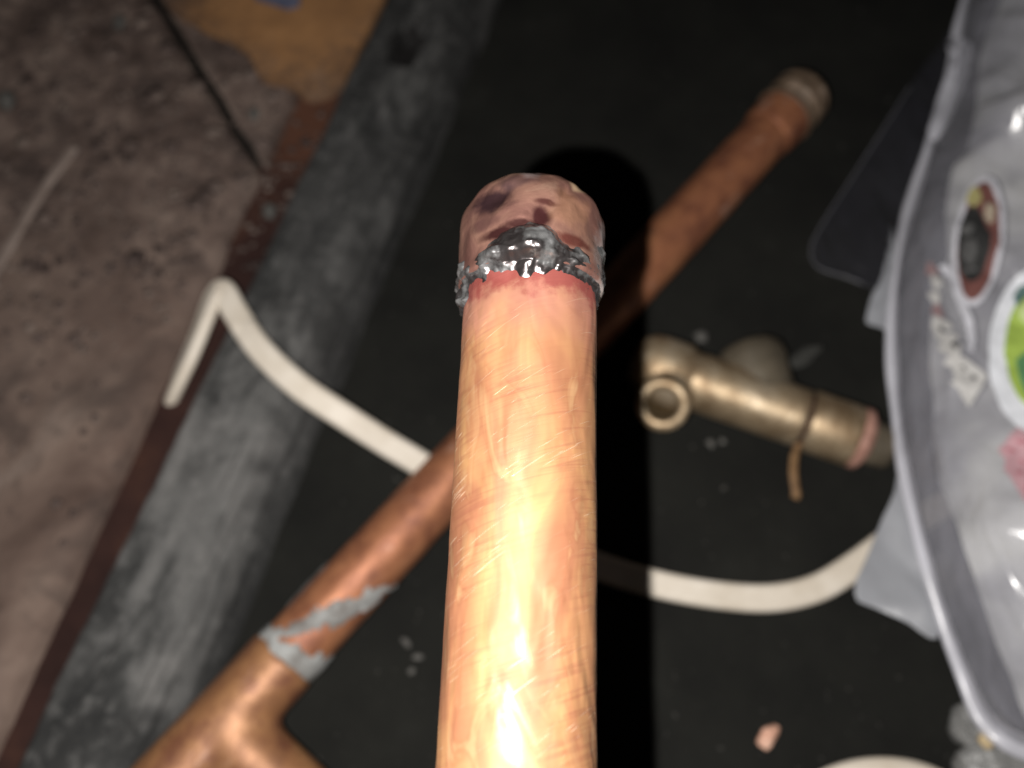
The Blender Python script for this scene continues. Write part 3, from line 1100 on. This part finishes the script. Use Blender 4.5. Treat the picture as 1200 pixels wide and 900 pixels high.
    # printed emblems: thin inked patches that follow the film
    def patch(name, px, mat, parent, lift):
        n_ = len(px)
        cx = sum(p[0] for p in px) / n_
        cy = sum(p[1] for p in px) / n_
        rings = [1.0, 0.86, 0.72, 0.58, 0.44, 0.30, 0.15]
        v, f = [], []
        for r in rings + [0.0]:
            for (x, y) in (px if r > 0 else [(cx, cy)]):
                xx, yy = cx + (x - cx) * r, cy + (y - cy) * r
                dd = ray(xx, yy).normalized()
                hit, nrm, _, _ = bvh.ray_cast(CAM, dd)
                if hit is None: return None
                if nrm.dot(dd) > 0: nrm = -nrm
                v.append(hit + nrm * lift)
        for j in range(6):
            for k in range(n_):
                k2 = (k + 1) % n_
                f.append((j * n_ + k, j * n_ + k2, (j + 1) * n_ + k2, (j + 1) * n_ + k))
        for k in range(n_):
            f.append((6 * n_ + k, 6 * n_ + (k + 1) % n_, 7 * n_))
        return link(name, shifted(v, root), f, mat, parent)

    def oval(cx, cy, a, b, rot=0.0, n_=40, px_wob=0.0):
        c, s = math.cos(rot), math.sin(rot)
        out = []
        for k in range(n_):
            t = 2 * math.pi * k / n_
            w = 1 + px_wob * nz((math.cos(t), math.sin(t), cx), 2)
            x, y = a * math.cos(t) * w, b * math.sin(t) * w
            out.append((cx + x * c - y * s, cy + x * s + y * c))
        return out
    wht = mat_print('white_ink', (0.56, 0.56, 0.61))
    whb = mat_print('bright_white_ink', (0.72, 0.74, 0.79))
    red = mat_print('brown_red_ink', (0.175, 0.075, 0.066))
    blk = mat_print('black_ink', (0.030, 0.030, 0.030))
    gry = mat_print('grey_ink', (0.085, 0.085, 0.085))
    yel = mat_print('yellow_ink', (0.42, 0.38, 0.17))
    crm = mat_print('cream_ink', (0.42, 0.35, 0.27))
    grn = mat_print('green_ink', (0.34, 0.47, 0.09))
    dgn = mat_print('dark_green_ink', (0.10, 0.24, 0.11))
    tea = mat_print('teal_ink', (0.10, 0.17, 0.16))
    pnk = mat_print('pink_ink', (0.42, 0.17, 0.20))
    pk2 = mat_print('pale_pink_ink', (0.50, 0.30, 0.33))
    pal = mat_print('pale_letter_ink', (0.50, 0.49, 0.48))
    rdl = mat_print('reddish_letter_ink', (0.26, 0.17, 0.175))
    L = 0.00055
    tl = 0.13
    e = patch('oval_emblem', oval(1147, 283, 29, 77, tl), wht, root, L)
    if e:
        e['label'] = 'narrow oval emblem with a dark figure on brown-red'
        patch('red_field', oval(1147.5, 284, 23, 69, tl), red, e, 2 * L)
        patch('dark_figure', [(1133, 250), (1139, 244), (1147, 246), (1152, 256), (1153, 268), (1160, 278), (1162, 292), (1158, 308), (1152, 322), (1145, 332), (1135, 334), (1127, 322), (1125, 300), (1126, 280), (1128, 264)], blk, e, 3 * L)
        patch('figure_face', oval(1136, 272, 7, 5, 0.1, 16, 0.2), gry, e, 4 * L)
        patch('figure_chest', [(1134, 284), (1146, 282), (1150, 294), (1144, 312), (1134, 314), (1130, 298)], gry, e, 4 * L)
        patch('figure_belt', [(1129, 318), (1145, 316), (1144, 322), (1130, 324)], gry, e, 4 * L)
        patch('yellow_patch', [(1132, 240), (1136, 228), (1144, 222), (1152, 228), (1150, 240), (1142, 246)], yel, e, 3.5 * L)
        patch('cream_patch', [(1154, 244), (1160, 240), (1167, 248), (1166, 262), (1159, 268), (1154, 258)], crm, e, 3.5 * L)
    # ribbon of small worn letters that cannot be read, with its outline
    e = patch('ribbon_outline', [(1100, 313), (1108, 310), (1116, 316), (1124, 334), (1133, 356), (1141, 376), (1143, 396), (1140, 414), (1133, 408), (1133, 388), (1126, 364), (1117, 342), (1108, 326)], wht, root, L)
    if e:
        e['label'] = 'pale curved ribbon of small worn lettering'
        rnd = random.Random(5)
        spine = [(1092, 318), (1098, 332), (1097, 350), (1100, 366), (1104, 382), (1110, 398), (1117, 412), (1123, 426), (1130, 440), (1136, 454)]
        for i, (x, y) in enumerate(spine):
            w = 6.5 if i < 4 else 9 + i * 0.7
            px = []
            for k in range(12):
                t = 2 * math.pi * k / 12
                r = 1 + 0.35 * math.sin(3 * t + i * 1.7) * rnd.uniform(0.4, 1)
                px.append((x + w * r * math.cos(t) + 0.3 * w * math.sin(t), y + 8.4 * r * math.sin(t)))
            patch('letter_mark', px, rdl if i in (0, 3) else pal, e, (1.5 + 0.15 * i) * L)
        patch('ribbon_end', [(1116, 424), (1130, 418), (1146, 430), (1158, 440), (1150, 456), (1136, 479), (1126, 462)], pal, e, 1.2 * L)
        for (x, y) in ((1132, 432), (1140, 447), (1122, 408), (1108, 388)):
            patch('letter_gap', oval(x, y, 4, 2.6, 0.6, 10, 0.3), gry, e, 4 * L)
    e = patch('green_emblem', oval(1224, 411, 66, 101, 0.04, 56), whb, root, L)
    if e:
        e['label'] = 'green oval emblem with a broad white rim cut by the right edge'
        patch('green_field', oval(1226, 408, 50, 76, 0.04, 48), grn, e, 2 * L)
        patch('teal_arc', [(1186, 350), (1196, 336), (1215, 330), (1240, 334), (1240, 344), (1214, 342), (1200, 350), (1190, 362)], tea, e, 3 * L)
        patch('dark_green_patch', [(1190, 425), (1200, 414), (1225, 420), (1240, 440), (1225, 466), (1204, 470), (1194, 450)], dgn, e, 3 * L)
        patch('pale_green_patch', oval(1206, 368, 12, 14, 0.2, 20, 0.2), mat_print('pale_green_ink', (0.46, 0.55, 0.24)), e, 3 * L)
    e = patch('pink_emblem', [(1169, 528), (1178, 520), (1186, 508), (1196, 500), (1214, 498), (1230, 520), (1230, 580), (1214, 600), (1200, 588), (1192, 574), (1184, 560), (1177, 552), (1178, 540)], pk2, root, L)
    if e:
        e['label'] = 'ragged pink print at the right edge below the green emblem'
        rnd = random.Random(8)
        for i in range(16):
            x, y = rnd.uniform(1182, 1216), rnd.uniform(514, 580)
            if x < 1180 + (y - 520) * 0.25: continue
            patch('pink_stroke', oval(x, y, rnd.uniform(3, 7), rnd.uniform(1.6, 3), rnd.uniform(-1, 1), 12, 0.35), pnk, e, (2 + 0.1 * i) * L)
    # crumpled lower corner with a brass eyelet
    for i, (x, y, s, sy_, r) in enumerate([(1138, 858, 0.0045, 0.0075, 0.3), (1152, 892, 0.0085, 0.0058, 0.4), (1182, 900, 0.0090, 0.0056, -0.2), (1206, 894, 0.0080, 0.0060, 0.5)]):
        c = at(x, y, 0.012)
        v, f = lump(c, s, sy_, 0.0075, 20 + i * 9, 4, 0.32, r)
        link('crumple', shifted(v, root), f, mat_film('crumpled_film', 0.50, (0.34, 0.34, 0.335), 0.35, 0.0006, 60) if i == 0 else bpy.data.materials['crumpled_film'], root)
    c = at(1156, 866, 0.019)
    v, f = lump((0, 0, 0), 0.0026, 0.0028, 0.0018, 4, 3, 0.15)
    link('eyelet', [p + c - base for p in v], f, mat_plain('eyelet_brass', [(0.3, (0.34, 0.25, 0.12)), (0.7, (0.50, 0.40, 0.26))], 200, 0.4), root)


build_bag()


# ------------------------------------------------------------------ crumbs on the mat
def build_crumbs():
    specs = [('solder_crumb', 822, 394, 0.0030, 0.0024, M_PALE, 'round grey crumb above the brass valve'),
             ('solder_crumb', 476, 753, 0.0013, 0.0022, M_PALE, 'small grey crumb left of the front pipe, uppermost of three'),
             ('solder_crumb', 490, 770, 0.0011, 0.0021, M_PALE, 'small grey crumb left of the front pipe, rightmost of three'),
             ('solder_crumb', 482, 787, 0.0011, 0.0013, M_PALE, 'small grey crumb left of the front pipe, lowest of three'),
             ('solder_crumb', 833, 520, 0.0014, 0.0018, M_PALE, 'faint crumb just below the brass valve, left one'),
             ('solder_crumb', 847, 517, 0.0011, 0.0014, M_PALE, 'faint crumb just below the brass valve, right one')]
    for i, (nm, x, y, a, b, mt, lab) in enumerate(specs):
        v, f = lump(at(x, y, 0.0006), a, b, min(a, b) * 0.6, 30 + 5 * i, 2, 0.5, i * 0.8)
        tag(link(nm, v, f, mt), lab, 'crumb', 'grey crumbs on the mat')
    v, f = lump(at(940, 418, 0.0003), 0.0090, 0.0026, 0.0007, 91, 3, 0.6, 0.55)
    tag(link('dust_smear', v, f, mat_plain('grey_dust', [(0.3, (0.022, 0.022, 0.020)), (0.7, (0.05, 0.05, 0.046))], 300, 0.9)), 'faint grey dust smear on the mat right of the valve stub', 'smear')
    v, f = lump(at(900, 863, 0.0014), 0.0043, 0.0026, 0.0015, 61, 3, 0.45, 0.75)
    tag(link('copper_chip', v, f, M_CHIP), 'small pale pink copper chip on the mat near the bottom edge', 'chip')


build_crumbs()


def build_mat_grit():
    rnd = random.Random(21)
    sv, sf = lump((0, 0, 0), 1, 1, 0.6, 44, 1, 0.5)
    vs_, fs = [], []
    for _ in range(600):
        p = at(rnd.uniform(300, 1180), rnd.uniform(-30, 930), 0.0)
        s = 0.00018 + rnd.expovariate(1 / 0.00014)
        o = len(vs_)
        st = rnd.uniform(0.6, 2.2)
        a = rnd.random() * 6.28
        for v in sv:
            x, y = v.x * s * st, v.y * s
            vs_.append((p.x + x * math.cos(a) - y * math.sin(a), p.y + x * math.sin(a) + y * math.cos(a), -0.0006 + v.z * s + s * 0.5))
        fs += [tuple(i + o for i in f) for f in sf]
    tag(link('mat_grit', vs_, fs, mat_plain('mat_grit', [(0.35, (0.022, 0.021, 0.019)), (0.65, (0.06, 0.057, 0.052))], 60, 0.9)), 'fine dust and grit specks on the black mat', 'grit', None, 'stuff')


build_mat_grit()


# ------------------------------------------------------------------ the capped copper pipe held up to the lens
def build_front_pipe():
    C1 = deep(622, 340, 0.1425)
    C2 = deep(605, 900, 0.1165)
    ax = (C1 - C2).normalized()
    rot = frame(ax, V((1, 0, 0)))                      # local z towards the cap, local -y towards the lens
    root = empty('capped_copper_pipe', C1, rot)
    tag(root, 'bright brushed copper pipe with a soldered round cap held up close to the lens', 'pipe')
    R = 0.0110
    prof = [(-0.165 + 0.166 * k / 160, R) for k in range(161)]
    v, f = lathe([(-0.165, R - 0.0011), (-0.165, R - 0.0002)] + prof, 96, 0.00010, 1)
    link('tube', v, f, M_CFRONT, root)
    # domed cap
    RC = 0.01215
    s0, hd = 0.0106, 0.0086
    cap = [(-0.0005, R), (-0.0006, RC - 0.0002), (0.0, RC)] + [(s0 * k / 10, RC) for k in range(1, 10)]
    for k in range(0, 33):
        t = (math.pi / 2) * k / 32
        cap.append((s0 + hd * math.sin(t) ** 0.97, RC * max(0.0, math.cos(t)) ** 0.78))
    v, f = lathe(cap, 128, 0.00022, 2.5)
    # hammered hollows and a crease in the thin metal
    v = [V(p) for p in v]
    for p in v:
        if p.y > 0 or p.z < 0.003: continue
        dn = 0.0009 * math.exp(-((p.x + 0.0062) / 0.0028) ** 2 - ((p.z - 0.0115) / 0.0022) ** 2)
        cl = p.x - 0.0012 - (p.z - 0.0065) * 0.75
        dn += 0.0007 * math.exp(-(cl / 0.0011) ** 2 - ((p.z - 0.0105) / 0.0048) ** 2)
        dn += 0.0004 * fbm(p, 210, 6, 2) * min(1, (p.z - 0.003) / 0.004)
        k = 1 - dn / 0.0117
        p.x *= k; p.y *= k
    link('cap', v, f, M_CCAP, root)
    # solder: a thin broken smear round the joint, runs at both sides, one lump heaped up towards the lens
    na, ns = 420, 110
    vs_, fs, hs = [], [], []
    for i in range(na):
        phi = 2 * math.pi * i / na                     # 0 = towards the lens (-y)
        d = math.atan2(math.sin(phi), math.cos(phi))
        for k in range(ns + 1):
            s = -0.0062 + 0.0142 * k / ns
            q = V((math.sin(phi) * 0.0117, -math.cos(phi) * 0.0117, s))
            wx = 0.0016 * fbm(q, 260, 11, 3)
            wz = 0.0011 * fbm(q, 240, 17, 4)
            x, z = d * 0.0117 + wx, s + wz
            # heaped lump, wider than high
            body = 1 - abs(x + 0.0003) / 0.0112 - abs(z - 0.0012) / (0.0052 if z > 0.0012 else 0.0050)
            h = 0.0024 * max(0, body) ** 0.9 if body > 0 else 0.012 * body
            # thin smear along the rim of the cap
            ring = 0.00060 * (1 - abs(z + 0.0006) / 0.0019) + 0.0004 * fbm(q, 420, 5, 3)
            h = max(h, ring)
            # runs at the two sides
            for (c, wd, lo, hi, am) in ((-1.50, 0.40, -0.0046, 0.0022, 0.0008), (1.48, 0.42, -0.0036, 0.0060, 0.00032)):
                run = min(1 - abs(d - c + wx * 60) / wd, (z - lo) / 0.0012, (hi - z) / 0.0012, 1.0)
                if run > -1:
                    h = max(h, am * min(1, max(-1, run * 2)) + 0.00032 * fbm(q, 800, 8, 2) * (run > 0))
            if h > 0:
                h += (0.0010 * fbm(q, 250, 2.4, 2) + 0.00022 * fbm(q, 800, 3, 2)) * min(1, h / 0.0009)
            base = R + (RC - R) * max(0, min(1, (s + 0.0009) / 0.0010))
            hs.append(h)
            r = base - 0.00025 + max(h, -0.0004)
            vs_.append((r * math.sin(phi), -r * math.cos(phi), s))
    for i in range(na):
        i2 = (i + 1) % na
        for k in range(ns):
            q = (i * (ns + 1) + k, i2 * (ns + 1) + k, i2 * (ns + 1) + k + 1, i * (ns + 1) + k + 1)
            if max(hs[x] for x in q) > 0: fs.append(q)
    used = sorted({x for q in fs for x in q})
    mp = {x: i for i, x in enumerate(used)}
    link('solder_joint', [vs_[x] for x in used], [tuple(mp[x] for x in q) for q in fs], M_SOLDER, root)


build_front_pipe()
